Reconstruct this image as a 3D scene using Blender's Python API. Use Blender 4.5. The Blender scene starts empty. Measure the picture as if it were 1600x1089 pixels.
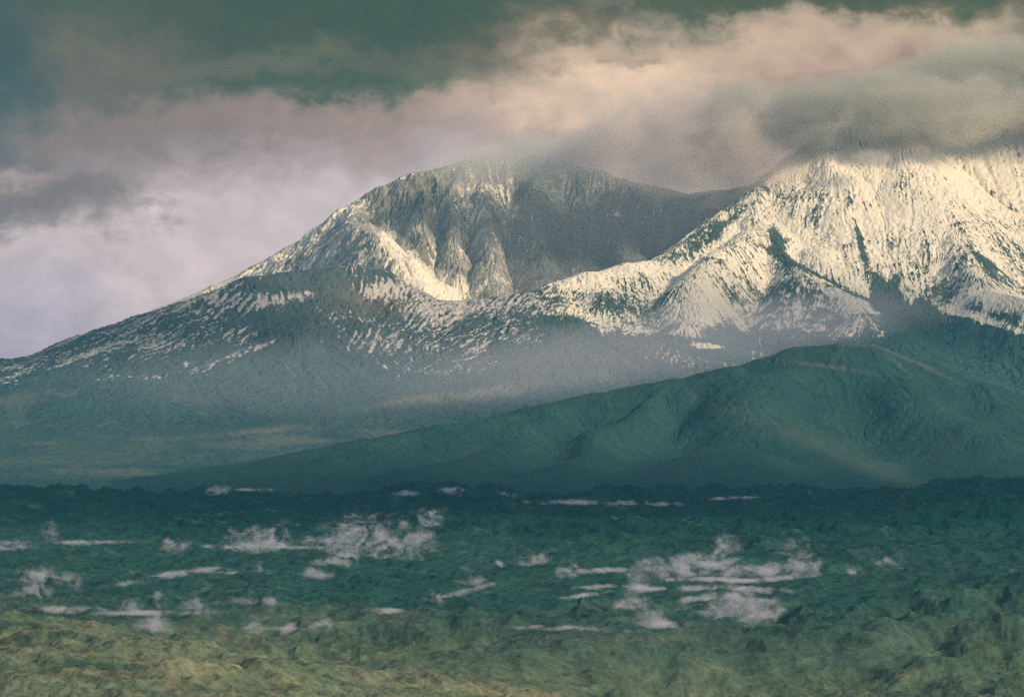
import bpy, math, random
import numpy as np
random.seed(4); rng = np.random.default_rng(7)
sc = bpy.context.scene
# ------------------------------------------------------------------ camera
F = 4537.0; VH = 610.0; CZ = 500.0          # focal length in photo pixels, horizon row, camera height
cam = bpy.data.cameras.new('camera'); camo = bpy.data.objects.new('camera', cam); sc.collection.objects.link(camo)
camo.location = (0, 0, CZ); camo.rotation_euler = (math.radians(90), 0, 0)
cam.sensor_width = 36; cam.lens = 36*F/1600; cam.shift_y = (VH-544.5)/1600
cam.clip_start = 10; cam.clip_end = 200000
sc.camera = camo
sc.view_settings.view_transform = 'Standard'; sc.view_settings.look = 'None'; sc.view_settings.gamma = 1
sc.view_settings.exposure = 0.0
sc.cycles.volume_bounces = 2
sc.cycles.max_bounces = 4; sc.cycles.diffuse_bounces = 2
sc.cycles.volume_step_rate = 1.0; sc.cycles.volume_max_steps = 256
try: sc.cycles.use_denoising = False
except Exception: pass

def at(u, v, d):
    return ((u-800)/F*d, d, CZ-(v-VH)/F*d)

# ------------------------------------------------------------------ sun
SUN = np.array([0.72, -0.42, 0.50]); SUN = SUN/np.linalg.norm(SUN)
sl = bpy.data.lights.new('sun', 'SUN'); sl.energy = 5.0; sl.angle = math.radians(6.0); sl.color = (1, .79, .49)
so = bpy.data.objects.new('sun', sl); sc.collection.objects.link(so)
from mathutils import Vector
so.rotation_euler = Vector(SUN).to_track_quat('Z', 'Y').to_euler()
so.location = (20000, -10000, 20000)

# ------------------------------------------------------------------ node helper
class NG:
    def __init__(s, nt): s.nt = nt; s.N = nt.nodes; s.L = nt.links
    def n(s, t, **kw):
        x = s.N.new(t)
        for k, v in kw.items(): setattr(x, k, v)
        return x
    def link(s, a, b): s.L.new(a, b)
    def val(s, inp, v):
        if hasattr(v, 'links') or isinstance(v, bpy.types.NodeSocket): s.L.new(v, inp)
        else: inp.default_value = v
    def m(s, op, a, b=0.0, c=None, clamp=False):
        x = s.N.new('ShaderNodeMath'); x.operation = op; x.use_clamp = clamp
        s.val(x.inputs[0], a); s.val(x.inputs[1], b)
        if c is not None: s.val(x.inputs[2], c)
        return x.outputs[0]
    def mix(s, f, a, b, blend='MIX'):
        x = s.N.new('ShaderNodeMix'); x.data_type = 'RGBA'; x.blend_type = blend
        s.val(x.inputs[0], f)
        s.val(x.inputs[6], a if not isinstance(a, tuple) else (*a, 1)); s.val(x.inputs[7], b if not isinstance(b, tuple) else (*b, 1))
        return x.outputs[2]
    def noise(s, vec, scale, detail=4, rough=.55, dist=0.0):
        x = s.N.new('ShaderNodeTexNoise'); s.val(x.inputs['Vector'], vec)
        x.inputs['Scale'].default_value = scale; x.inputs['Detail'].default_value = detail
        x.inputs['Roughness'].default_value = rough; x.inputs['Distortion'].default_value = dist
        return x
    def ramp(s, f, lo, hi, a=0., b=1., smooth=True):
        x = s.N.new('ShaderNodeMapRange'); x.interpolation_type = 'SMOOTHSTEP' if smooth else 'LINEAR'
        s.val(x.inputs[0], f); x.inputs[1].default_value = lo; x.inputs[2].default_value = hi
        x.inputs[3].default_value = a; x.inputs[4].default_value = b
        return x.outputs[0]
    def xyz(s, x, y, z):
        c = s.N.new('ShaderNodeCombineXYZ'); s.val(c.inputs[0], x); s.val(c.inputs[1], y); s.val(c.inputs[2], z); return c.outputs[0]

def lin(r, g, b):
    f = lambda c: (c/255/12.92) if c/255 <= .04045 else ((c/255+.055)/1.055)**2.4
    return (f(r), f(g), f(b))

# ------------------------------------------------------------------ world: overcast evening sky
w = bpy.data.worlds.new('World'); sc.world = w; w.use_nodes = True
g = NG(w.node_tree); g.N.clear()
out = g.n('ShaderNodeOutputWorld')
sky = g.n('ShaderNodeTexSky', sky_type='NISHITA', sun_disc=False)
sky.sun_elevation = math.asin(SUN[2]); sky.sun_rotation = math.atan2(SUN[0], SUN[1])
sky.dust_density = 3.0
bg1 = g.n('ShaderNodeBackground'); g.link(sky.outputs[0], bg1.inputs[0]); bg1.inputs[1].default_value = 0.08
tc = g.n('ShaderNodeTexCoord'); sep = g.n('ShaderNodeSeparateXYZ'); g.link(tc.outputs['Generated'], sep.inputs[0])
ysafe = g.m('MAXIMUM', sep.outputs[1], 0.05)
# bearing and height of the view direction, in units of 0.1 of tangent
A = g.m('MULTIPLY', g.m('DIVIDE', sep.outputs[0], ysafe), F/100)      # 0 = straight north; 1 unit = 100 px
E = g.m('MULTIPLY', g.m('DIVIDE', sep.outputs[2], ysafe), F/100)
vec = g.xyz(g.m('MULTIPLY', A, .75), E, 0.0)
n1 = g.noise(vec, .55, 5, .55, .3)
sc1 = g.n('ShaderNodeSeparateColor'); g.link(n1.outputs[1], sc1.inputs[0])
n1b = g.noise(vec, 2.3, 7, .62, .2); sc2 = g.n('ShaderNodeSeparateColor'); g.link(n1b.outputs[1], sc2.inputs[0])
A2 = g.m('ADD', A, g.m('ADD', g.m('MULTIPLY', g.m('SUBTRACT', sc1.outputs[0], .5), 3.0), g.m('MULTIPLY', g.m('SUBTRACT', sc2.outputs[0], .5), 1.5)))
E2 = g.m('ADD', E, g.m('ADD', g.m('MULTIPLY', g.m('SUBTRACT', sc1.outputs[1], .5), 1.8), g.m('MULTIPLY', g.m('SUBTRACT', sc2.outputs[1], .5), 1.0)))
AIR_T, AIR_H = .75, (.018, .075, .095)                 # what the air in front of the sky lets through and adds
def skyc(*c): return tuple(max(x-h, .004)/AIR_T for x, h in zip(lin(*c), AIR_H))
def blob(col, u, v, su, sv, color, amp, power=1.0):
    dx = g.m('MULTIPLY', g.m('SUBTRACT', A2, (u-800)/100), 100/su)
    dy = g.m('MULTIPLY', g.m('SUBTRACT', E2, (VH-v)/100), 100/sv)
    r2 = g.m('ADD', g.m('MULTIPLY', dx, dx), g.m('MULTIPLY', dy, dy))
    if power != 1.0: r2 = g.m('POWER', r2, power)
    f = g.m('MULTIPLY', g.m('EXPONENT', g.m('MULTIPLY', r2, -1.0)), amp)
    return g.mix(f, col, skyc(*color))
# vertical base: bluish low, pinkish grey, dark teal at the top
col = g.mix(g.ramp(E2, .2, 1.9), skyc(172, 170, 184), skyc(206, 194, 196))
col = g.mix(g.ramp(E2, 2.8, 4.3), col, skyc(142, 134, 130))
col = g.mix(g.ramp(E2, 4.2, 5.6), col, skyc(76, 106, 98))
BL = [ # u, v, su, sv, colour, amount, power
 (480, 45, 560, 95, (64, 96, 90), .95, 2), (150, 100, 200, 75, (112, 116, 110), .9, 1), (-20, 160, 110, 150, (56, 96, 100), .9, 1.5),
 (430, 90, 280, 26, (104, 116, 104), .75, 1), (560, 135, 330, 28, (66, 100, 88), .95, 1.5), (800, 75, 120, 50, (100, 108, 96), .9, 1.5),
 (250, 205, 290, 45, (130, 124, 121), .95, 1.3), (110, 285, 140, 48, (130, 127, 127), .95, 1.3), (10, 305, 45, 16, (100, 118, 120), .8, 1), (150, 340, 110, 24, (148, 144, 142), .8, 1),
 (285, 343, 36, 12, (150, 148, 148), .8, 1), (25, 268, 60, 16, (188, 168, 168), .7, 1),
 (560, 175, 260, 26, (150, 138, 130), .8, 1), (430, 235, 160, 30, (178, 164, 166), .7, 1), (700, 215, 200, 35, (176, 160, 152), .7, 1),
 (1000, 115, 190, 75, (232, 206, 180), 1, 1.3), (870, 175, 160, 42, (222, 198, 174), .9, 1),
 (1250, 75, 230, 60, (204, 182, 160), .95, 1.3), (1480, 60, 170, 50, (194, 178, 156), .9, 1.3), (980, 78, 42, 16, (158, 146, 130), .8, 1), (900, 90, 30, 14, (150, 140, 124), .6, 1),
 (1320, 135, 150, 50, (168, 142, 134), .8, 1), (1520, 180, 260, 60, (132, 128, 112), .95, 1.6), (1140, 235, 200, 55, (176, 158, 150), .9, 1.3),
 (760, 250, 160, 30, (186, 172, 170), .6, 1), (1240, 200, 50, 40, (186, 168, 158), .6, 1),
 (1500, 8, 260, 12, (128, 124, 108), .8, 1), (1230, -14, 330, 26, (80, 104, 90), .95, 2), (900, 30, 70, 16, (110, 112, 98), .6, 1), (1610, 20, 50, 40, (100, 112, 100), .8, 1),
 (1560, 285, 260, 40, (255, 240, 196), 1, 1.5), (0, 480, 140, 70, (164, 164, 184), .7, 1)]
BL += [(150, 300, 150, 42, (124, 122, 122), .8, 1.3), (20, 325, 80, 26, (112, 118, 122), .8, 1.2)]
for b in BL: col = blob(col, *b)
n2 = g.noise(vec, 1.1, 8, .62, .5)
gm = g.ramp(n2.outputs[0], .3, .7, .84, 1.16, False)
col = g.mix(1.0, col, g.xyz(gm, gm, gm), 'MULTIPLY')
# outside the view: plain overcast grey
side = g.m('MAXIMUM', g.ramp(g.m('ABSOLUTE', A), 11., 22.), g.ramp(E, 7.5, 18.))
side = g.m('MAXIMUM', side, g.ramp(sep.outputs[1], .3, .1))
col = g.mix(side, col, (.32, .36, .38))
bg2 = g.n('ShaderNodeBackground'); g.link(col, bg2.inputs[0]); bg2.inputs[1].default_value = 1.0
mx = g.n('ShaderNodeMixShader'); mx.inputs[0].default_value = 0.94
g.link(bg1.outputs[0], mx.inputs[1]); g.link(bg2.outputs[0], mx.inputs[2]); g.link(mx.outputs[0], out.inputs[0])
w.cycles.sampling_method = 'MANUAL'; w.cycles.sample_map_resolution = 512

# ------------------------------------------------------------------ numpy noise
PERM = rng.permutation(256).astype(np.int32); PERM = np.concatenate([PERM, PERM])
GA = np.linspace(0, 2*np.pi, 256, endpoint=False); GX = np.cos(GA).astype(np.float32); GY = np.sin(GA).astype(np.float32)
def perlin(x, y):
    xi = np.floor(x).astype(np.int32); yi = np.floor(y).astype(np.int32)
    xf = (x-xi).astype(np.float32); yf = (y-yi).astype(np.float32)
    u = xf*xf*xf*(xf*(xf*6-15)+10); v = yf*yf*yf*(yf*(yf*6-15)+10)
    a = xi & 255; b = yi & 255; a1 = (a+1) & 255; b1 = (b+1) & 255
    def gr(i, j, dx, dy):
        h = PERM[PERM[i]+j]; return GX[h]*dx+GY[h]*dy
    n00 = gr(a, b, xf, yf); n10 = gr(a1, b, xf-1, yf); n01 = gr(a, b1, xf, yf-1); n11 = gr(a1, b1, xf-1, yf-1)
    return ((n00*(1-u)+n10*u)*(1-v)+(n01*(1-u)+n11*u)*v)*1.5
def fbm(x, y, s, o=5, gain=.5, seed=0):
    r = 0; a = 1.; f = 1./s; t = 0
    for k in range(o):
        r = r+a*perlin(x*f+17.3*k+seed*31.7, y*f-9.1*k+seed*13.3); t += a; a *= gain; f *= 2.03
    return r/t*1.6
def ridged(x, y, s, o=5, gain=.5, seed=0):
    r = 0; a = 1.; f = 1./s; t = 0; wgt = 1.
    for k in range(o):
        n = 1-np.abs(perlin(x*f+11.3*k+seed*21.7, y*f-7.1*k+seed*3.3))*1.6
        n = np.clip(n, 0, 1)**2*wgt; wgt = np.clip(n*1.6, 0, 1)
        r = r+a*n; t += a; a *= gain; f *= 2.05
    return r/t
def sstep(a, b, x):
    t = np.clip((x-a)/(b-a), 0, 1); return t*t*(3-2*t)

def ridge(X, Y, pts, L, zb, rnd=60., p=1.0, s=.13):
    """height of a ridge line through the 3-D points pts, falling off on both sides to zb"""
    best = np.full(X.shape, -1e9, np.float32)
    for (x0, y0, z0), (x1, y1, z1) in zip(pts[:-1], pts[1:]):
        dx, dy = x1-x0, y1-y0; q = dx*dx+dy*dy
        t = np.clip(((X-x0)*dx+(Y-y0)*dy)/q, 0, 1)
        dd = np.hypot(X-x0-t*dx, Y-y0-t*dy)
        dd = np.sqrt(dd*dd+rnd*rnd)-rnd
        z = z0+t*(z1-z0)
        best = np.maximum(best, zb+(z-zb)*np.exp(-(dd/L)**p)-s*dd*(1-np.exp(-(dd/L))))
    return best
def smax(k, *hs):
    m = hs[0]
    for h in hs[1:]: m = np.maximum(m, h)
    s = 0
    for h in hs: s = s+np.exp((h-m)/k)
    return m+k*np.log(s)-k*0.0
def P(*l): return [at(*q) for q in l]

def flow(H, X, Y):
    """unit downslope direction of a height grid on a (d,u) fan grid"""
    gy = np.gradient(H, axis=0)/(np.gradient(Y, axis=0)+1e-6)      # rows: distance
    dXdu = np.gradient(X, axis=1); gx = np.gradient(H, axis=1)/dXdu
    dXdd = np.gradient(X, axis=0)/np.gradient(Y, axis=0)
    gy = gy-gx*dXdd
    n = np.hypot(gx, gy)+1e-4
    return -gx/n, -gy/n, n
def streak(X, Y, fx, fy, s, length, n=9, seed=0, oct_=3):
    r = 0; wx = fbm(X, Y, s*4, 3, .5, seed+3)*s*.5; X = X+wx; Y = Y+fbm(X, Y, s*5, 3, .5, seed+4)*s*.7
    for k in range(-n, n+1):
        o = k/n*length
        r = r+fbm(X+fx*o, Y+fy*o, s, oct_, .6, seed)
    r = r/(2*n+1); return (r/(r.std()+1e-6)).astype(np.float32)
def box(a, r):
    for ax in (0, 1):
        k = r
        c = np.cumsum(np.pad(a, [(k+1, k) if i == ax else (0, 0) for i in (0, 1)], mode='edge'), axis=ax)
        a = (c[2*k+1:] - c[:-2*k-1])/(2*k+1) if ax == 0 else (c[:, 2*k+1:]-c[:, :-2*k-1])/(2*k+1)
    return a

def fan(u0, u1, nu, ds, wl=10, wr=10):
    if np.isscalar(nu):
        us = np.linspace(u0, u1, nu); e = np.linspace(0, 1, 90)[1:]**1.25
        us = np.concatenate([(u0-wl*e)[::-1], us, u1+wr*e])
    else: us = nu
    D, U = np.meshgrid(np.asarray(ds, np.float64), us, indexing='ij')
    return (U-800)/F*D, D, U
def pv(Z, D): return VH-(Z-CZ)*F/D

def mesh_grid(name, X, Y, Z, mat, col=None, snow=None, drop=None, label=None, cat=None):
    nr, nc = X.shape
    co = np.stack([X, Y, Z], -1).reshape(-1, 3).astype(np.float32)
    i = np.arange(nr*nc).reshape(nr, nc)
    q = np.stack([i[:-1, :-1], i[:-1, 1:], i[1:, 1:], i[1:, :-1]], -1).reshape(-1, 4)
    if drop is not None:
        k = (Z > drop).reshape(-1); q = q[k[q].any(1)]
        used = np.zeros(nr*nc, bool); used[q] = True
        re = np.cumsum(used)-1; q = re[q]
    else: used = np.ones(nr*nc, bool)
    me = bpy.data.meshes.new(name); n = int(used.sum())
    me.vertices.add(n); me.vertices.foreach_set('co', co[used].ravel())
    me.loops.add(q.size); me.loops.foreach_set('vertex_index', q.ravel().astype(np.int32))
    me.polygons.add(len(q)); me.polygons.foreach_set('loop_start', (np.arange(len(q))*4).astype(np.int32))
    me.update(calc_edges=True); me.polygons.foreach_set('use_smooth', np.ones(len(q), bool))
    if col is not None:
        a = me.attributes.new('soil', 'FLOAT_COLOR', 'POINT')
        c = np.concatenate([col.reshape(-1, 3), np.ones((nr*nc, 1))], 1)[used].astype(np.float32); a.data.foreach_set('color', c.ravel())
    if snow is not None:
        a = me.attributes.new('snow', 'FLOAT', 'POINT'); a.data.foreach_set('value', snow.reshape(-1)[used].astype(np.float32))
    me.materials.append(mat); me.validate()
    o = bpy.data.objects.new(name, me); sc.collection.objects.link(o); o['kind'] = 'structure'
    if label: o['label'] = label
    if cat: o['category'] = cat
    return o

# ------------------------------------------------------------------ terrain material
def terrain_mat(name, fine, bump, snow_n=.35, snowcol=(.80, .76, .69), contrast=1.0, edge=(-.12, .16)):
    m = bpy.data.materials.new(name); m.use_nodes = True; g = NG(m.node_tree)
    bs = g.N['Principled BSDF']; bs.inputs['Roughness'].default_value = .95; bs.inputs['Specular IOR Level'].default_value = .1
    geo = g.n('ShaderNodeNewGeometry'); pos = geo.outputs['Position']
    a = g.n('ShaderNodeAttribute', attribute_name='soil'); s = g.n('ShaderNodeAttribute', attribute_name='snow')
    n1 = g.noise(pos, 1/fine, 5, .65); n2 = g.noise(pos, 1/(fine*.22), 3, .7); n3 = g.noise(pos, 1/(fine*7), 4, .6)
    v = g.m('ADD', g.m('MULTIPLY', n1.outputs[0], .9), g.m('ADD', g.m('MULTIPLY', n2.outputs[0], .5), g.m('MULTIPLY', n3.outputs[0], .6)))
    k = g.ramp(v, .72, 1.28, 1-.5*contrast, 1+.55*contrast, False)
    c = g.mix(1.0, a.outputs[0], g.xyz(k, k, k), 'MULTIPLY')
    sn = g.m('ADD', s.outputs['Fac'], g.m('MULTIPLY', g.m('SUBTRACT', g.m('ADD', g.m('MULTIPLY', n1.outputs[0], .6), g.m('MULTIPLY', n2.outputs[0], .4)), .5), snow_n*3))
    sf = g.ramp(sn, *edge)
    kk = g.ramp(n2.outputs[0], .3, .7, .86, 1.06, False)
    scl = g.mix(1.0, snowcol, g.xyz(kk, kk, kk), 'MULTIPLY')
    c = g.mix(g.m('MULTIPLY', sf, .93), c, scl)
    g.link(c, bs.inputs['Base Color'])
    b = g.n('ShaderNodeBump'); b.inputs['Distance'].default_value = bump; b.inputs['Strength'].default_value = 1.0
    g.link(v, b.inputs['Height']); g.link(b.outputs[0], bs.inputs['Normal'])
    return m
M_far = terrain_mat('snow_dusted_rock', 45, 2.5, .16, (.83, .745, .66))
M_slope = terrain_mat('snow_streaked_slope', 45, 2.5, .10, (.50, .46, .47), .35, (-.28, .42))
M_hill = terrain_mat('tundra_hill', 60, 2.0, contrast=.4)
M_plain = terrain_mat('lava_plain', 18, 3.0, contrast=1.25)

def C(a): return np.array(a, np.float32)
def mixc(c, f, b): return c*(1-f[..., None])+C(b)*f[..., None]
def blobf(U, V, u, v, su, sv, ang=0., p=1.):
    a = math.radians(ang); du = U-u; dv = V-v
    x = (du*math.cos(a)+dv*math.sin(a))/su; y = (-du*math.sin(a)+dv*math.cos(a))/sv
    return np.exp(-(x*x+y*y)**p)

ROCK = (.075, .088, .082); DARK = (.024, .062, .060); SLATE = (.03, .075, .078); PALE = (.17, .165, .15); OLIVE = (.055, .085, .05)

# ---- left mountain with the breached crater wall (27 km away)
def left_mountain():
    ds = np.concatenate([np.linspace(23600, 27300, 420), np.linspace(27330, 29500, 40)])
    X, Y, U = fan(330, 1330, 860, ds, 120, 10)
    wob = fbm(X, Y, 900, 3, .5, 2)*120
    rim = P((200, 560, 27000), (300, 492, 27000), (420, 416, 27000), (480, 375, 27000), (520, 350, 27000), (562, 318, 27000), (600, 291, 27000), (650, 270, 27100), (700, 259, 27200),
            (760, 252, 27300), (840, 250, 27300), (900, 262, 27200), (990, 285, 27100), (1080, 302, 26900), (1180, 292, 26900), (1350, 300, 26800))
    H = ridge(X+wob*.4, Y+wob, rim, 1150, 1050, 50, 1.15)
    spur = P((562, 318, 27000), (552, 345, 26300), (575, 360, 25700), (598, 369, 25200), (622, 403, 24800), (645, 436, 24500), (668, 472, 24300))
    H2 = ridge(X+wob*.3, Y+wob*.3, spur, 620, 900, 70, 1.2)
    outer = P((420, 420, 26700), (500, 385, 26300), (560, 362, 25900))
    H3 = ridge(X, Y, outer, 800, 800, 60)
    butt = np.full(X.shape, -1e9)
    for (a, b) in (((705, 285, 26900), (712, 440, 25500)), ((660, 290, 26900), (650, 400, 25700)), ((755, 275, 27000), (770, 445, 25400)), ((835, 262, 27000), (850, 430, 25500)), ((960, 290, 26900), (985, 430, 25500))):
        butt = np.maximum(butt, ridge(X+fbm(X, Y, 300, 3, .5, 5)*60, Y, P(a, b), 300, 1000, 110, 1.1)-45)
    talus = P((720, 470, 24900), (930, 470, 24900))
    H4 = ridge(X, Y, talus, 500, 950, 160)
    B = smax(25, H, H2, H3, butt, H4)
    fx, fy, sl = flow(box(B, 9), X, Y)
    st = streak(X, Y, fx, fy, 85, 420, 8, 1); st2 = streak(X, Y, fx, fy, 34, 160, 6, 2)
    wall = sstep(.35, .8, sl)
    Z = B-np.abs(st)*16*wall-st2*2+fbm(X, Y, 300, 6, .52, 3)*(14+34*wall)-ridged(X, Y, 330, 5, .5, 4)*50*wall+40*wall
    V = pv(Z, Y)
    snow = -.06+.38*st2*.6+.3*st*.4-sstep(.8, 1.5, sl)*.12+fbm(X, Y, 300, 4, .6, 8)*.5
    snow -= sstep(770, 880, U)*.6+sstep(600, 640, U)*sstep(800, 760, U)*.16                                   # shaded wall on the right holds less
    snow += blobf(U, V, 650, 418, 72, 12, 52)*2.0+blobf(U, V, 682, 450, 34, 22, 15)*2.2+blobf(U, V, 610, 385, 40, 12, 50)*.7
    snow += sstep(560, 520, U)*.12
    snow -= blobf(U, V, 640, 312, 75, 26, -28, 1.5)*.9
    snow -= blobf(U, V, 655, 372, 9, 40, -12)*.9+blobf(U, V, 702, 375, 8, 45, 6)*.9+blobf(U, V, 640, 360, 26, 14)*.5
    snow -= blobf(U, V, 580, 395, 50, 20, 20)*.2
    snow -= sstep(.6, 1.6, -st2)*.35
    snow += blobf(U, V, 965, 335, 10, 6)*.8
    c = np.broadcast_to(C((.36, .34, .315)), X.shape+(3,)).copy()
    c = mixc(c, sstep(760, 860, U), (.11, .12, .13))  # right half darker: the cloud shade on this wall painted into its rock
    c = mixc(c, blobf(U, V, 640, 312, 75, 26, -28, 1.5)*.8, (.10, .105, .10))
    c = mixc(c, sstep(.2, .9, fbm(X, Y, 500, 3, .5, 9))*.6, (.085, .09, .08))
    c = mixc(c, sstep(.1, 1.4, st)*.6*sstep(600, 700, U), (.04, .055, .062))  # gully shading put into the rock colour as dark streaks, pale ones next
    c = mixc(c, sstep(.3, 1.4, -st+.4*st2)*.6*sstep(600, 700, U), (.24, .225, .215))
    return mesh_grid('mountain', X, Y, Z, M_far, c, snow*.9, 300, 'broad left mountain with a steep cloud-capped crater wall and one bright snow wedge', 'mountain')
left_mountain()

# ---- long apron and saddle in front of both peaks
def apron():
    ds = np.concatenate([np.linspace(12500, 18000, 230), np.linspace(18010, 24600, 520), np.linspace(24650, 26500, 20)])
    X, Y, U = fan(-160, 1760, 1400, ds, 900, 1000)
    crest = P((-1200, 800, 22000), (-500, 740, 22000), (-200, 655, 22000), (0, 590, 22200), (60, 573, 22300), (120, 553, 22400), (180, 530, 22500), (235, 506, 22600), (330, 470, 22900),
              (400, 452, 23200), (520, 450, 23600), (690, 474, 23500), (770, 466, 23500), (830, 461, 23500), (930, 470, 23600), (1100, 480, 24000), (1400, 500, 24500), (1900, 520, 25000), (3000, 560, 25000))
    wob = fbm(X, Y, 1500, 3, .5, 12)*260
    A1 = ridge(X+wob, Y+wob*.6*sstep(23000, 20000, Y), crest, 3100, -60, 90, 1.0, 0)
    sh = P((180, 532, 22500), (235, 500, 22600), (262, 484, 22700), (330, 453, 22900), (388, 428, 23100), (470, 420, 23600), (545, 408, 23900), (598, 418, 24000), (645, 446, 23900), (690, 472, 23700))
    A2 = ridge(X, Y, sh, 1100, 500, 60, 1.0)
    low = ridge(X, Y, P((420, 505, 22000), (470, 515, 21800)), 420, 350, 60)
    kn = ridge(X, Y, P((690, 474, 23500), (770, 464, 23500), (826, 458, 23450)), 900, 500, 40)
    B = smax(30, A1, A2, low, kn)
    fx, fy, sl = flow(box(B, 8), X, Y)
    st = streak(X, Y, fx, fy, 120, 900, 8, 21); st2 = streak(X, Y, fx, fy, 55, 420, 7, 22); bx = fx-.55; bn = np.hypot(bx, fy); bx, by = bx/bn, fy/bn
    st3 = streak(X, Y, bx, by, 34, 300, 16, 23, 1); st4 = streak(X, Y, bx, by, 19, 150, 14, 20, 1)
    up = sstep(150, 900, B)
    Z = B-np.abs(st)*9*(.35+up)-st2*2*(.3+up)-st3*.5+fbm(X, Y, 500, 4, .45, 24)*(10+16*up)+ridged(X, Y, 1100, 4, .45, 25)*(22+14*up)-24
    V = pv(Z, Y)
    rel = Z-box(Z, 10)
    # the thin snow: streaks high up, thinning downhill
    line = np.interp(U, [-100, 0, 120, 235, 330, 430, 520, 620, 700, 800, 860, 950, 1000, 1100, 1400, 1700], [575, 578, 560, 560, 545, 500, 500, 555, 565, 530, 500, 500, 540, 540, 520, 520])
    md = .5+.7*sstep(-.5, .6, fbm(X, Y, 800, 4, .6, 18))
    snow = .8*(line-V)/95.-.46+md*(.24*st2+.10*st+.36*st3+.30*st4)+fbm(X, Y, 650, 3, .6, 26)*.6-rel*.01
    snow = np.where(V > line+35, snow-1, snow)
    snow -= blobf(U, V, 490, 438, 130, 16, -4, 1.5)*1.5+blobf(U, V, 570, 480, 90, 28, 20, 1.5)*.8+blobf(U, V, 435, 512, 40, 18)*1.5
    snow -= blobf(U, V, 585, 405, 70, 30, 25, 1.5)*.55
    snow += blobf(U, V, 460, 462, 90, 9, -14)*.9+blobf(U, V, 590, 455, 28, 12, -20)*1.0+blobf(U, V, 410, 540, 160, 5, -20)*.8+blobf(U, V, 230, 597, 40, 7, -22)*.9
    snow += blobf(U, V, 130, 556, 60, 4, -22)*1.2+blobf(U, V, 20, 588, 30, 3, -18)*1.1+blobf(U, V, 900, 465, 70, 16, -18)*.6+blobf(U, V, 600, 530, 60, 12, -24)*.3
    snow += blobf(U, V, 290, 568, 6, 5)*1.2+blobf(U, V, 600, 573, 6, 4)*1.2
    snow -= blobf(U, V, 900, 515, 120, 22, 8, 1.5)*.8
    c = np.broadcast_to(C((.036, .078, .098)), X.shape+(3,)).copy()
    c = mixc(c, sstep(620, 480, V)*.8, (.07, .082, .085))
    c = mixc(c, blobf(U, V, 600, 470, 110, 22, 0, 1.5)*.6, (.13, .10, .085))
    pale = fbm(X+wob, Y*.45, 800, 4, .6, 28)
    c = mixc(c, sstep(.2, 1.6, .6*st+.6*st3+fbm(X, Y, 900, 3, .5, 19))*.45, (.085, .125, .135))
    c = mixc(c, sstep(.3, 1.7, .6*st2-.6*st3)*.5, (.016, .058, .06))
    c = mixc(c, sstep(.15, .75, pale)*.36, PALE)
    c = mixc(c, np.clip(blobf(U, V, 440, 670, 120, 5, -5)+blobf(U, V, 600, 632, 60, 4, -12)+blobf(U, V, 760, 612, 150, 9, -7)*1.2, 0, 1)*.6*sstep(-.6, .3, pale), (.20, .185, .17))
    c = mixc(c, blobf(U, V, 380, 742, 160, 6, -10)*.5, (.16, .17, .14))
    c = mixc(c, sstep(.1, .9, fbm(X, Y, 1300, 3, .5, 29))*.5*sstep(600, 680, V), OLIVE)
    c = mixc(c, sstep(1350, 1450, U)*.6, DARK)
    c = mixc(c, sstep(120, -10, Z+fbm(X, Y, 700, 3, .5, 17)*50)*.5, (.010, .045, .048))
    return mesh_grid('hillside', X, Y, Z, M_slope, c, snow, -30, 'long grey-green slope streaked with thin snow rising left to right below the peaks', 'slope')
apron()

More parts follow.
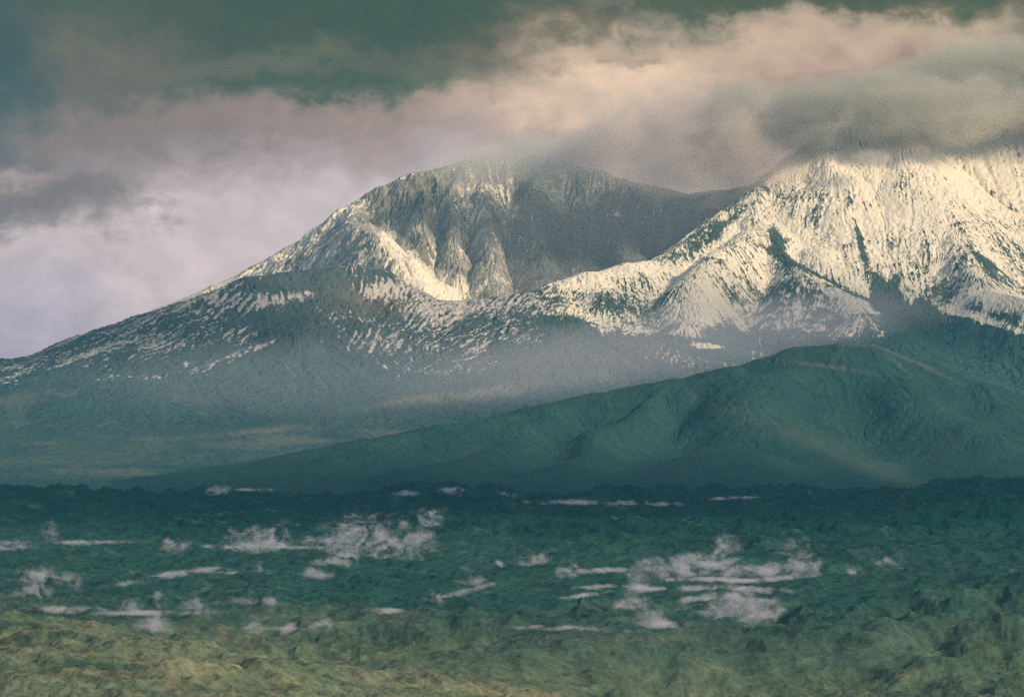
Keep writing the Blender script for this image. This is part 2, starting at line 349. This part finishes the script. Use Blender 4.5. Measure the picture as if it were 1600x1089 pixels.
# ---- right snow covered volcano (26 km)
def right_volcano():
    ds = np.concatenate([np.linspace(20500, 26200, 760), np.linspace(26230, 29000, 40)])
    X, Y, U = fan(800, 1800, 960, ds, 30, 900)
    wob = fbm(X, Y, 800, 4, .5, 31)*90
    left = P((1340, 178, 26100), (1300, 204, 26000), (1250, 240, 25800), (1215, 268, 25600), (1180, 297, 25400), (1130, 335, 25100), (1085, 374, 24800), (1040, 398, 24500), (985, 412, 24200), (920, 426, 23900), (870, 441, 23700), (830, 462, 23500), (780, 480, 23400))
    H1 = ridge(X+wob*.6, Y+wob, left, 1900, 380, 70, 1.0)
    cone = P((1300, 196, 26000), (1340, 176, 26100), (1400, 196, 26000))
    H2 = ridge(X+wob, Y+wob, cone, 2450, 250, 160, 1.0)
    right = P((1390, 205, 26000), (1450, 252, 25800), (1520, 300, 25600), (1600, 338, 25400), (1760, 410, 25200), (1900, 440, 25200), (2300, 520, 25200), (2800, 600, 25200))
    H3 = ridge(X+wob*.5, Y+wob*.5, right, 1900, 350, 60, 1.0)
    mid = P((1180, 300, 25400), (1205, 345, 24800), (1215, 385, 24400), (1262, 420, 23900), (1320, 450, 23500), (1350, 478, 23200))
    H4 = ridge(X+wob*1.4, Y+wob, mid, 1000, 500, 200, 1.0)-60
    nose = P((1170, 360, 24700), (1110, 400, 24000), (1080, 440, 23500), (1070, 500, 22900))
    H5 = ridge(X+wob*.5, Y, nose, 800, 300, 120, 1.2)
    rr = P((1420, 262, 25700), (1495, 325, 24900), (1512, 370, 24300), (1550, 430, 23700), (1640, 452, 23300))
    H6 = ridge(X+wob*1.4, Y+wob, rr, 900, 400, 200, 1.0)-130
    B = smax(22, H1, H2, H3, H4, H5, H6)
    fx, fy, sl = flow(box(B, 7), X, Y)
    st = streak(X, Y, fx, fy, 110, 700, 8, 32); st2 = streak(X, Y, fx, fy, 42, 260, 7, 33); bx = fx-.4*sstep(1080, 960, U); bn = np.hypot(bx, fy); bx, by = bx/bn, fy/bn
    st3 = streak(X, Y, bx, by, 19, 95, 10, 34, 1); st4 = streak(X, Y, bx, by, 10, 32, 6, 39, 1)
    md = .55+.9*sstep(-.35, .55, fbm(X, Y, 700, 4, .6, 40))
    Z = B-np.abs(st)*9-st2*.8+fbm(X, Y, 320, 6, .42, 35)*18-ridged(X, Y, 700, 4, .42, 36)*22+14
    V = pv(Z, Y); rel = Z-box(Z, 9)
    line = np.interp(U, [780, 840, 900, 960, 1020, 1070, 1120, 1200, 1300, 1380, 1400, 1480, 1560, 1700], [487, 487, 497, 515, 525, 522, 505, 512, 525, 520, 485, 490, 485, 515])
    snow = (line-V)/70.
    snow = np.where(snow > 0, .06+.40*(1-np.exp(-snow*1.3)), snow*1.3)
    snow += .03-md*(sstep(.3, 1.5, -st3)*.42+sstep(.4, 1.6, -st4)*.34+sstep(.4, 1.7, st2)*.36)-.08*st+fbm(X, Y, 420, 4, .62, 37)*.42-rel*.018+.02
    rocky = np.clip(blobf(U, V, 960, 450, 120, 30, -12, 1.5)*.18+blobf(U, V, 1090, 380, 90, 22, -28, 1.4)*.5+blobf(U, V, 1190, 430, 50, 70, 20)*.3+blobf(U, V, 1300, 490, 90, 26, 12)*.35+blobf(U, V, 1410, 440, 110, 40, 28)*.34+blobf(U, V, 1580, 430, 50, 50)*.4, 0, .75)
    snow -= rocky*.6
    snow -= blobf(U, V, 1140, 345, 70, 7, -38)*.45+blobf(U, V, 1262, 318, 55, 22)*.3
    snow -= blobf(U, V, 1388, 466, 15, 36, -33, 1.5)*1.7+blobf(U, V, 1425, 500, 45, 22, 20)*1.3
    snow -= blobf(U, V, 1275, 428, 80, 4, 27)*.9+blobf(U, V, 1343, 375, 5, 60, -14)*.6+blobf(U, V, 1530, 400, 60, 5, 55)*.6
    snow -= blobf(U, V, 1218, 385, 8, 40, -20)*.8+blobf(U, V, 1232, 375, 5, 3)*.5
    snow += blobf(U, V, 1095, 455, 32, 40, 10)*.6+blobf(U, V, 1330, 250, 120, 40)*.5+blobf(U, V, 1290, 405, 70, 18, 30)*.5
    snow += blobf(U, V, 1110, 541, 26, 3.5, 4)*1.5+blobf(U, V, 1540, 500, 60, 6, 18)*1.2+blobf(U, V, 1580, 470, 60, 14, 8)*.6
    c = np.broadcast_to(C((.06, .085, .075)), X.shape+(3,)).copy()
    c = mixc(c, sstep(470, 540, V)*.9, (.026, .074, .074))
    c = mixc(c, sstep(.2, .8, fbm(X, Y, 600, 3, .5, 38))*.4*sstep(470, 540, V), OLIVE)
    return mesh_grid('mountain', X, Y, Z, M_far, c, snow, 180, 'tall right volcano under snow with cloud on its summit', 'mountain')
right_volcano()

# ---- higher snow shoulder behind it, out of the frame on the right
def back_shoulder():
    ds = np.linspace(25600, 30500, 330)
    X, Y, U = fan(1250, 2300, 520, ds, 10, 700)
    B = ridge(X, Y, P((1330, 215, 26900), (1400, 196, 27000), (1500, 180, 27100), (1620, 172, 27200), (1800, 190, 27200), (2100, 300, 27200), (2900, 560, 27200)), 2600, 500, 200)
    fx, fy, sl = flow(box(B, 7), X, Y)
    st = streak(X, Y, fx, fy, 120, 700, 8, 42); st2 = streak(X, Y, fx, fy, 42, 260, 7, 43)
    Z = B-np.abs(st)*14-st2*3+fbm(X, Y, 260, 5, .5, 45)*14
    V = pv(Z, Y)
    snow = .5-.2*np.abs(st2)+.3*fbm(X, Y, 260, 4, .6, 47)-blobf(U, V, 1560, 320, 90, 14, 25)*.4
    c = np.broadcast_to(C(ROCK), X.shape+(3,)).copy()
    return mesh_grid('mountain', X, Y, Z, M_far, c, snow, 180, 'bright sunlit snow shoulder behind the right volcano, its top in cloud', 'mountain')
back_shoulder()

# ---- dark green foothill (17 km)
def foothill():
    ds = np.concatenate([np.linspace(12500, 17600, 430), np.linspace(17640, 20000, 30)])
    X, Y, U = fan(120, 1850, 1050, ds, 60, 700)
    wob = fbm(X, Y, 900, 3, .5, 51)*110
    top = P((230, 850, 14400), (330, 840, 14500), (410, 785, 14800), (462, 740, 15000), (520, 706, 15300), (600, 683, 15600), (700, 662, 15900), (800, 647, 16200), (860, 631, 16400), (940, 612, 16600), (1060, 590, 16800),
            (1150, 570, 16900), (1210, 553, 17000), (1250, 541, 17000), (1310, 534, 17000), (1350, 537, 17000), (1420, 558, 16900), (1520, 596, 16700), (1620, 638, 16500), (1800, 710, 16200), (2200, 760, 16000), (2500, 800, 16000))
    H1 = ridge(X+wob*.3, Y+wob, top, 1150, -70, 130, 1.1, 0)
    s1 = P((1310, 536, 17000), (1210, 570, 16500), (1165, 605, 16000), (1200, 650, 15500), (1280, 690, 15100), (1400, 735, 14500))
    H2 = ridge(X+wob, Y, s1, 560, -60, 300, 1.1)-50
    s2 = P((1350, 540, 17000), (1440, 610, 16000), (1540, 660, 15400), (1640, 700, 15000))
    H3 = ridge(X+wob, Y, s2, 560, -60, 300, 1.1)-50
    s3 = P((860, 633, 16400), (800, 690, 15400), (640, 735, 14400)); H4 = ridge(X+wob, Y, s3, 480, -60, 80, 1.1)
    s4 = P((1060, 592, 16800), (980, 650, 15900), (900, 715, 14900), (760, 765, 13700)); H5 = ridge(X+wob, Y, s4, 420, -60, 60, 1.1)
    cn = P((512, 708, 14900), (514, 708, 14900)); H6 = ridge(X, Y, cn, 260, -70, 30)
    s5 = P((1130, 690, 14900), (1050, 745, 13900), (1000, 790, 13100)); H7 = ridge(X+wob, Y, s5, 600, -60, 200)-30
    B = smax(18, H1, H2, H3, H4, H5, H6, H7)
    fx, fy, sl = flow(box(B, 7), X, Y)
    st = streak(X, Y, fx, fy, 95, 500, 8, 52); st2 = streak(X, Y, fx, fy, 34, 240, 6, 53)
    up = sstep(0, 250, B)
    Z = B-np.abs(st)*4*up-st2*.8*up+fbm(X, Y, 260, 4, .45, 54)*(3+5*up)+ridged(X, Y, 500, 4, .5, 55)*8-6
    V = pv(Z, Y)
    c = np.broadcast_to(C((.020, .060, .066)), X.shape+(3,)).copy()
    c = mixc(c, sstep(-.2, .7, st*.35+st2*.35+fbm(X, Y, 500, 4, .6, 56))*.4, (.045, .085, .08))
    c = mixc(c, sstep(.0, .9, fbm(X, Y, 300, 4, .6, 57))*.5, (.010, .045, .045))
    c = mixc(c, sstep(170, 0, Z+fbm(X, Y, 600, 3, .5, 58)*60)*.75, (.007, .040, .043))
    c = mixc(c, np.clip(blobf(U, V, 1330, 538, 90, 4, 3)+blobf(U, V, 1430, 566, 70, 3, 24)+blobf(U, V, 1290, 572, 60, 3, 8)+blobf(U, V, 1410, 575, 26, 1.5, 45), 0, 1)*.3, (.2, .18, .16))
    c = mixc(c, blobf(U, V, 1290, 700, 190, 12, 22)*.25, (.12, .14, .1))
    snow = -1.5+0*X
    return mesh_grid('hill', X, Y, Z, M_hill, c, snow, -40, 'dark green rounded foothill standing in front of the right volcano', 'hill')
foothill()

# ---- ground: lava plain in front, running out to the horizon
def terr(X, Y, U):
    big = fbm(X, Y, 2200, 4, .5, 61)
    wob = fbm(X, Y, 700, 4, .55, 62)
    Z = big*16
    # the dark lava plateau, its broken back edge at about 13.5 km
    back = 13300+wob*420+sstep(900, 1600, U)*500-sstep(500, 0, U)*300+fbm(X, Y, 160, 3, .6, 63)*60
    front = 9300+fbm(X, Y, 1300, 4, .55, 64)*900-sstep(900, 1500, U)*500+sstep(600, 100, U)*600
    hgt = 26+20*sstep(560, 640, U)*sstep(900, 760, U)+26*sstep(1250, 1600, U)+12*sstep(400, 0, U)
    pl = sstep(front-500, front+900, Y)*(1-sstep(back-60, back+160, Y))
    hgt = hgt*(.45+1.1*sstep(-.5, .6, fbm(X, Y, 650, 4, .6, 77)))
    Z = Z+pl*hgt+pl*(ridged(X, Y, 260, 5, .55, 65)*26+fbm(X, Y, 90, 4, .6, 66)*7)
    # steaming terraces
    tz = sstep(5800, 6700, Y)*(1-sstep(9600, 10600, Y))
    t = (Y+wob*650+fbm(X, Y, 260, 3, .6, 67)*60)/620.
    saw = (t-np.floor(t))
    Z = Z+tz*(sstep(.0, .85, saw)-sstep(.9, 1., saw))*13+tz*(ridged(X, Y, 230, 5, .55, 68)*12+fbm(X, Y, 70, 4, .6, 69)*4)
    # foreground hummocks
    fg = 1-sstep(5600, 7000, Y+wob*500)
    Z = Z+fg*(ridged(X, Y, 430, 5, .55, 70)*28+fbm(X, Y, 130, 5, .6, 71)*13-6+fbm(X, Y, 900, 3, .5, 72)*22)
    Z = Z+fg*ridge(X, Y, P((-120, 955, 6000), (40, 985, 5600), (110, 1040, 5000)), 260, 0, 60)*.9
    Z = Z+sstep(1250, 1650, U)*(1-sstep(6500, 8500, Y))*55+sstep(1300, 1700, U)*(1-sstep(6500, 8000, Y))*ridged(X, Y, 520, 5, .55, 73)*70
    rough = .35+.45*fg+.65*np.maximum(pl, tz*.8)
    Z = Z+(ridged(X, Y, 120, 4, .55, 74)-.4)*15*rough+fbm(X, Y, 42, 3, .6, 75)*4.5*rough+pl*sstep(back-1500, back-200, Y)*(ridged(X, Y, 420, 3, .5, 76)-.3)*50
    Z = Z*sstep(30000, 18000, Y)
    return Z, pl, tz, fg, wob, t
def ground():
    us = np.concatenate([np.linspace(-6700, -500, 50), np.linspace(-460, -60, 90), np.linspace(-59, 1659, 1060), np.linspace(1662, 2060, 90), np.linspace(2100, 8700, 50)])
    ds = [250]
    while ds[-1] < 16500:
        d = ds[-1]; ds.append(d+(d*d/(F*CZ)*.40 if d > 4000 else max(60, d*.03)))
    ds = np.concatenate([np.array(ds), np.geomspace(16700, 33000, 50)])
    X, Y, U = fan(0, 0, us, ds)
    Z, pl, tz, fg, wob, t = terr(X, Y, U)
    V = pv(Z, Y); rel = Z-box(Z, 7)
    c = np.broadcast_to(C((.013, .055, .057)), X.shape+(3,)).copy()
    c = mixc(c, pl*.95, (.001, .030, .032))
    c = mixc(c, pl*sstep(.1, .8, fbm(X, Y, 500, 5, .65, 81))*.4, (.012, .05, .05))
    c = mixc(c, tz*(1-pl)*sstep(-.3, .8, fbm(X, Y, 420, 5, .6, 82))*.5, (.030, .074, .062))
    vein = 1-np.abs(perlin(X/420.+7+wob*.3, Y/900.+fbm(X, Y, 300, 3, .6, 90)*.5))*1.5
    c = mixc(c, sstep(.9, .99, vein)*.4*(1-fg)*sstep(-.4, .3, fbm(X, Y, 600, 3, .6, 91)), (.07, .12, .11))
    c = mixc(c, fg*.95, (.105, .135, .095))
    c = mixc(c, fg*sstep(-.1, .7, fbm(X, Y, 380, 5, .6, 83))*.75*sstep(1500, 1100, U), (.17, .155, .11))
    c = mixc(c, fg*sstep(.55, .95, fbm(X, Y, 120, 5, .7, 84)+.2*sstep(0, 6, rel))*.7, (.32, .26, .19))
    c = mixc(c, fg*sstep(.1, .6, fbm(X, Y, 200, 5, .7, 85))*.75, (.02, .06, .05))
    c = mixc(c, sstep(1150, 1550, U)*fg*.45, (.035, .085, .06))
    c = mixc(c, (1-pl)*sstep(12500, 13600, Y)*.5*sstep(-.3, .6, wob), (.05, .10, .085))
    o = mesh_grid('ground', X, Y, Z, M_plain, c, -1.5+0*X)
    globals()['GRD'] = (X, Y, Z, V, U)
    return o
ground()

# ------------------------------------------------------------------ haze
def volmat(name, color, density, aniso=0.2):
    m = bpy.data.materials.new(name); m.use_nodes = True; g = NG(m.node_tree); g.N.clear()
    o = g.n('ShaderNodeOutputMaterial'); v = g.n('ShaderNodeVolumePrincipled')
    v.inputs['Color'].default_value = (*color, 1); v.inputs['Anisotropy'].default_value = aniso
    g.val(v.inputs['Density'], density); g.link(v.outputs[0], o.inputs['Volume'])
    return m, g, v
hm, _, _ = volmat('air', (.16, .58, 1.0), 0.9e-5, 0.0)
def haze_box(x0, x1, y0, y1, z0, z1):
    vs = [(x, y, z) for x in (x0, x1) for y in (y0, y1) for z in (z0, z1)]
    fs = [(0,1,3,2),(4,6,7,5),(0,4,5,1),(2,3,7,6),(0,2,6,4),(1,5,7,3)]
    me = bpy.data.meshes.new('haze'); me.from_pydata(vs, [], fs); me.materials.append(hm)
    o = bpy.data.objects.new('haze', me); sc.collection.objects.link(o); o['kind'] = 'stuff'
    o['label'] = 'thin teal air haze over the whole valley and mountains'
haze_box(-60000, 70000, -600, 33500, -400, 3300)

# ------------------------------------------------------------------ clouds and steam: real volumes
import bmesh
def puff_mesh(name='puff', sub=3):
    bm = bmesh.new(); bmesh.ops.create_icosphere(bm, subdivisions=sub, radius=1.0)
    me = bpy.data.meshes.new(name); bm.to_mesh(me); bm.free(); return me
def cloud_mat(name, color, dens, nscale, contrast, bias,  stretch=(1, 1, 1), low=0.0, aniso=.2, detail=4, dist=.6, soft=.5, edge=.35, fine=False):
    m, g, v = volmat(name, color, 0.0, aniso)
    tc = g.n('ShaderNodeTexCoord'); geo = g.n('ShaderNodeNewGeometry')
    ln = g.n('ShaderNodeVectorMath', operation='DOT_PRODUCT'); g.link(tc.outputs['Object'], ln.inputs[0]); g.link(tc.outputs['Object'], ln.inputs[1])
    fall = g.m('SUBTRACT', 1.0, ln.outputs['Value'], clamp=True)
    vm = g.n('ShaderNodeVectorMath', operation='MULTIPLY'); g.link(geo.outputs['Position'], vm.inputs[0]); vm.inputs[1].default_value = stretch
    n = g.noise(vm.outputs[0], 1/nscale, detail, .6, dist)
    nf = n.outputs[0]
    if fine:
        n_ = g.noise(vm.outputs[0], 3.4/nscale, 3, .6, .8); nf = g.m('ADD', g.m('MULTIPLY', nf, .62), g.m('MULTIPLY', n_.outputs[0], .38))
    x = g.m('ADD', g.m('MULTIPLY', g.m('SUBTRACT', nf, .5), contrast), g.m('ADD', fall, -bias))
    x = g.m('MULTIPLY', g.ramp(x, 0.0, soft), g.ramp(fall, 0.0, edge))
    g.link(g.m('MULTIPLY', x, dens), v.inputs['Density'])
    return m
PM = {}
def volume_body(name, u, v, d, ru, rv, rd, mat, label=None, cat=None, group=None, kind=None, tilt=0, step=None):
    """ellipsoid of vapour: centre by bearing/height/distance, radii ru,rv in photo pixels at that distance, rd in metres"""
    if mat.name not in PM:
        PM[mat.name] = puff_mesh(name); PM[mat.name].materials.append(mat)
    o = bpy.data.objects.new(name, PM[mat.name]); sc.collection.objects.link(o)
    o.location = at(u, v, d); o.scale = (ru/F*d, rd, rv/F*d); o.rotation_euler = (0, math.radians(tilt), -math.atan((u-800)/F))
    if label: o['label'] = label
    if cat: o['category'] = cat
    if group: o['group'] = group
    if kind: o['kind'] = kind
    return o
cm = cloud_mat('cloud_vapour', (1, .90, .88), .0034, 650, 2.2, .34, (1, 1, 1.5))
co = cloud_mat('shaded_cloud_vapour', (.80, .76, .68), .0040, 520, 2.2, .20, (1, 1, 1.5)); co.cycles.volume_step_rate = .5  # darker copy of the cloud vapour, its shade put into the colour
cw = cloud_mat('thin_cloud_vapour', (.98, .94, .93), .0026, 600, 2.0, .36, (1, 1, 1.4))
mm = cloud_mat('mist_vapour', (.96, .92, .94), .00048, 1500, 1.0, .15, (1, 1, 2), edge=.9)
ml = cloud_mat('low_mist_vapour', (.88, .84, 1), .00060, 900, .9, .10, (1, 1, 2.5), edge=1.0)
for m_ in (cm, cw, mm, ml): m_.cycles.volume_step_rate = .5
volume_body('cloud', 1090, 230, 25700, 310, 118, 600, cm, 'big mauve-grey cloud bank between the two summits, covering the left shoulder of the right volcano', 'cloud', tilt=3)
volume_body('cloud', 1345, 176, 25800, 340, 80, 750, co, 'grey cloud cap swallowing the pointed summit of the right volcano', 'cloud')
volume_body('cloud', 1610, 132, 26600, 300, 84, 800, co, 'olive-grey cloud lying on the top of the right volcano', 'cloud')
volume_body('cloud', 1366, 248, 25100, 55, 24, 220, cw, 'small dark wisp of cloud just below the top of the right volcano', 'cloud')
volume_body('cloud', 840, 250, 26200, 230, 60, 600, cw, 'thin cloud veil torn over the top of the left mountain', 'cloud', tilt=-2)
volume_body('cloud', 860, 440, 24900, 190, 52, 350, mm, 'pinkish cloud low in the crater bowl behind the saddle', 'cloud')
dk = cloud_mat('added_cloud_vapour', (.97, .96, .95), .0011, 1400, 1.2, .25, (1, 1, 2), detail=2, dist=.3); dk.cycles.volume_step_rate = .7
def added_shade_cloud(x, y, z, rx, ry, rz):  # clouds added out of view to block the sun over chosen areas
    PM.setdefault(dk.name, puff_mesh('cloud'))
    if not PM[dk.name].materials: PM[dk.name].materials.append(dk)
    o = bpy.data.objects.new('cloud', PM[dk.name]); sc.collection.objects.link(o); o.location = (x, y, z); o.scale = (rx, ry, rz)
    o['kind'] = 'stuff'; o['label'] = 'unseen cloud mass added high overhead to shade the slopes and lava'
added_shade_cloud(2700, 18900, 5200, 2500, 1900, 600)
added_shade_cloud(8300, 20100, 5000, 2900, 1250, 450)
added_shade_cloud(7300, 8600, 5000, 4200, 3300, 650)
volume_body('mist', 980, 340, 25300, 380, 140, 340, mm, 'thin mauve mist veiling the crater wall', 'mist', kind='stuff')
volume_body('mist', 1040, 540, 19600, 560, 80, 900, ml, 'pale blue mist lying between the foothill and the snow slopes', 'mist', kind='stuff', tilt=-8)

# ------------------------------------------------------------------ fumarole steam on the lava field
sm = cloud_mat('steam_vapour', (.86, .84, 1), .042, 50, 6.0, .60, (.62, .5, .9), detail=3, dist=1.6, soft=1.3, edge=.8, fine=True)
st_ = cloud_mat('steam_streak_vapour', (.86, .84, 1), .050, 50, 6.0, .52, (.6, .5, 1), detail=3, dist=1.0, soft=1.3, edge=1.0, fine=True)
sm.cycles.volume_step_rate = .4; st_.cycles.volume_step_rate = .3
GX_, GY_, GZ_, GV_, GU_ = GRD
GUS = GU_[0]
def ground_hit(u, v):
    j = int(np.clip(np.searchsorted(GUS, u), 1, len(GUS)-1)); colv = GV_[:, j]; d = GY_[:, j]
    vis = np.minimum.accumulate(colv)                          # what can be seen from near to far
    k = int(np.argmax(vis <= v)); return float(d[k]), float(GZ_[k, j])
def steam(u, v, ru, rv, label=None, tilt=0, thin=False, rd=None):
    d, z = ground_hit(u, v)
    if rd is None: rd = (60 if thin else max(40, min(110, .6*ru/F*d)))
    o = volume_body('steam', u, VH-(z-CZ)*F/d-rv*.6, d, ru*1.45, rv*1.5, rd, st_ if thin and rv < 9 else sm, label, 'steam' if label else None, None if not label else 'steam rising from the lava field', None if label else 'stuff', tilt)
    if not label: o['label'] = 'faint low steam lying along the lava field'
    return o
ST = [
 (15,862,45,12,'low steam at the left edge of the frame on the upper steam line'), (78,850,16,22,'small upright steam puff near the left edge on the upper line'),
 (265,864,36,15,'cup-shaped low steam left of the big banks'), (400,864,60,28,'broad steam bank left of the largest one'), (440,858,18,26,'steam puff joined to the right end of the second largest bank'),
 (512,870,40,24,'low left end of the largest steam bank'), (565,872,64,42,'largest white steam bank on the lava field'), (622,874,36,38,'middle column right of the largest bank'),
 (657,876,26,52,'tall leaning steam column at the right end of the largest bank'), (682,822,16,18,'detached wisp drifting above the tallest steam column'),
 (345,772,24,9,'small steam puff high on the lava field, left of centre'), (707,778,22,8,'small steam in a notch of the dark lava edge'),
 (60,936,64,30,'wide pale steam at the left edge above the lower line'), (210,958,26,15,'low steam puff left of the slender upright one'), (247,950,10,30,'slender upright steam jet on the lower left line'),
 (312,962,30,18,'steam puff ending the lower left line'), (382,946,35,12,'slanting steam wisp right of the lower left line'), (735,916,24,20,'isolated steam puff in the centre of the lava field'),
 (680,946,24,14,'fainter slanting wisp below the isolated central puff'), (830,884,34,12,'thin curling steam right of centre'), (886,902,18,18,'small bright puff left of the right-hand steam group'),
 (1035,904,48,24,'left bank in the upper row of the right-hand steam group'), (1100,900,70,22,'middle bank in the upper row of the right-hand group'), (1132,890,30,34,'faint pointed steam peak above the upper row'),
 (1252,900,36,36,'right-hand end puff of the upper row'), (1195,904,70,16,'low steam between the middle and end puffs of the upper row'), (996,950,20,44,'curved upright steam forming the left side of a ring'),
 (1018,978,34,22,'steam at the foot of the ring'), (1112,970,40,30,'bright low steam at the left of the lower right bank'), (1160,972,52,32,'brightest steam in the lower right bank'),
 (1195,974,44,24,'right tapering end of the lower right bank'), (1385,888,16,10,'tiny faint steam far right on the dark lava'),
]
TH = [(160,853,75,4,0),(375,857,60,4,0),(455,858,60,3,0),(75,744,62,4,0),(190,749,36,3,4),(390,768,50,2.5,0),(590,753,13,4,0),(640,777,30,5,0),(790,777,20,5,5),(930,789,130,5,1),(1120,781,60,3,-2),(1032,791,14,5,0),
 (170,922,70,6,-9),(265,903,70,6,-9),(350,896,55,6,3),(110,956,80,6,3),(240,962,110,4,0),(320,990,60,6,2),(240,986,32,14,0),(395,994,20,13,0),(450,991,14,14,0),(503,985,22,14,0),(440,983,65,3,0),
 (950,895,60,5,-2),(1080,910,110,5,-1),(1180,911,90,5,-5),(1090,924,90,7,0),(1170,928,60,7,6),(1050,980,60,6,-2),(940,987,60,5,4),(900,935,60,4,-8),(930,920,60,4,-4),(1330,898,9,6,5),(965,955,30,10,0),(1075,950,30,12,0),(1010,925,40,8,0),(1120,938,50,8,-3),(1220,925,30,5,8),(770,882,24,5,10),(720,930,60,5,-15),(590,960,40,5,0),(850,985,50,4,0),(420,952,14,12,0),(490,905,30,10,0),(405,895,12,12,0),(530,885,40,8,0)]
for u, v, ru, rv, lb in ST: steam(u, v, ru, rv, lb, tilt=(0 if rv > 20 else -3))
for u, v, ru, rv, tl in TH: steam(u, v, ru, rv, None, tl, True)
me_ = cloud_mat('faint_mist_vapour', (.88, .86, 1), .00022, 1300, 1.2, .15, (1, 1, 2), edge=1.0); me_.cycles.volume_step_rate = .5
volume_body('mist', 560, 590, 18600, 640, 95, 900, me_, 'faint blue-grey mist over the middle of the long slope', 'mist', kind='stuff')
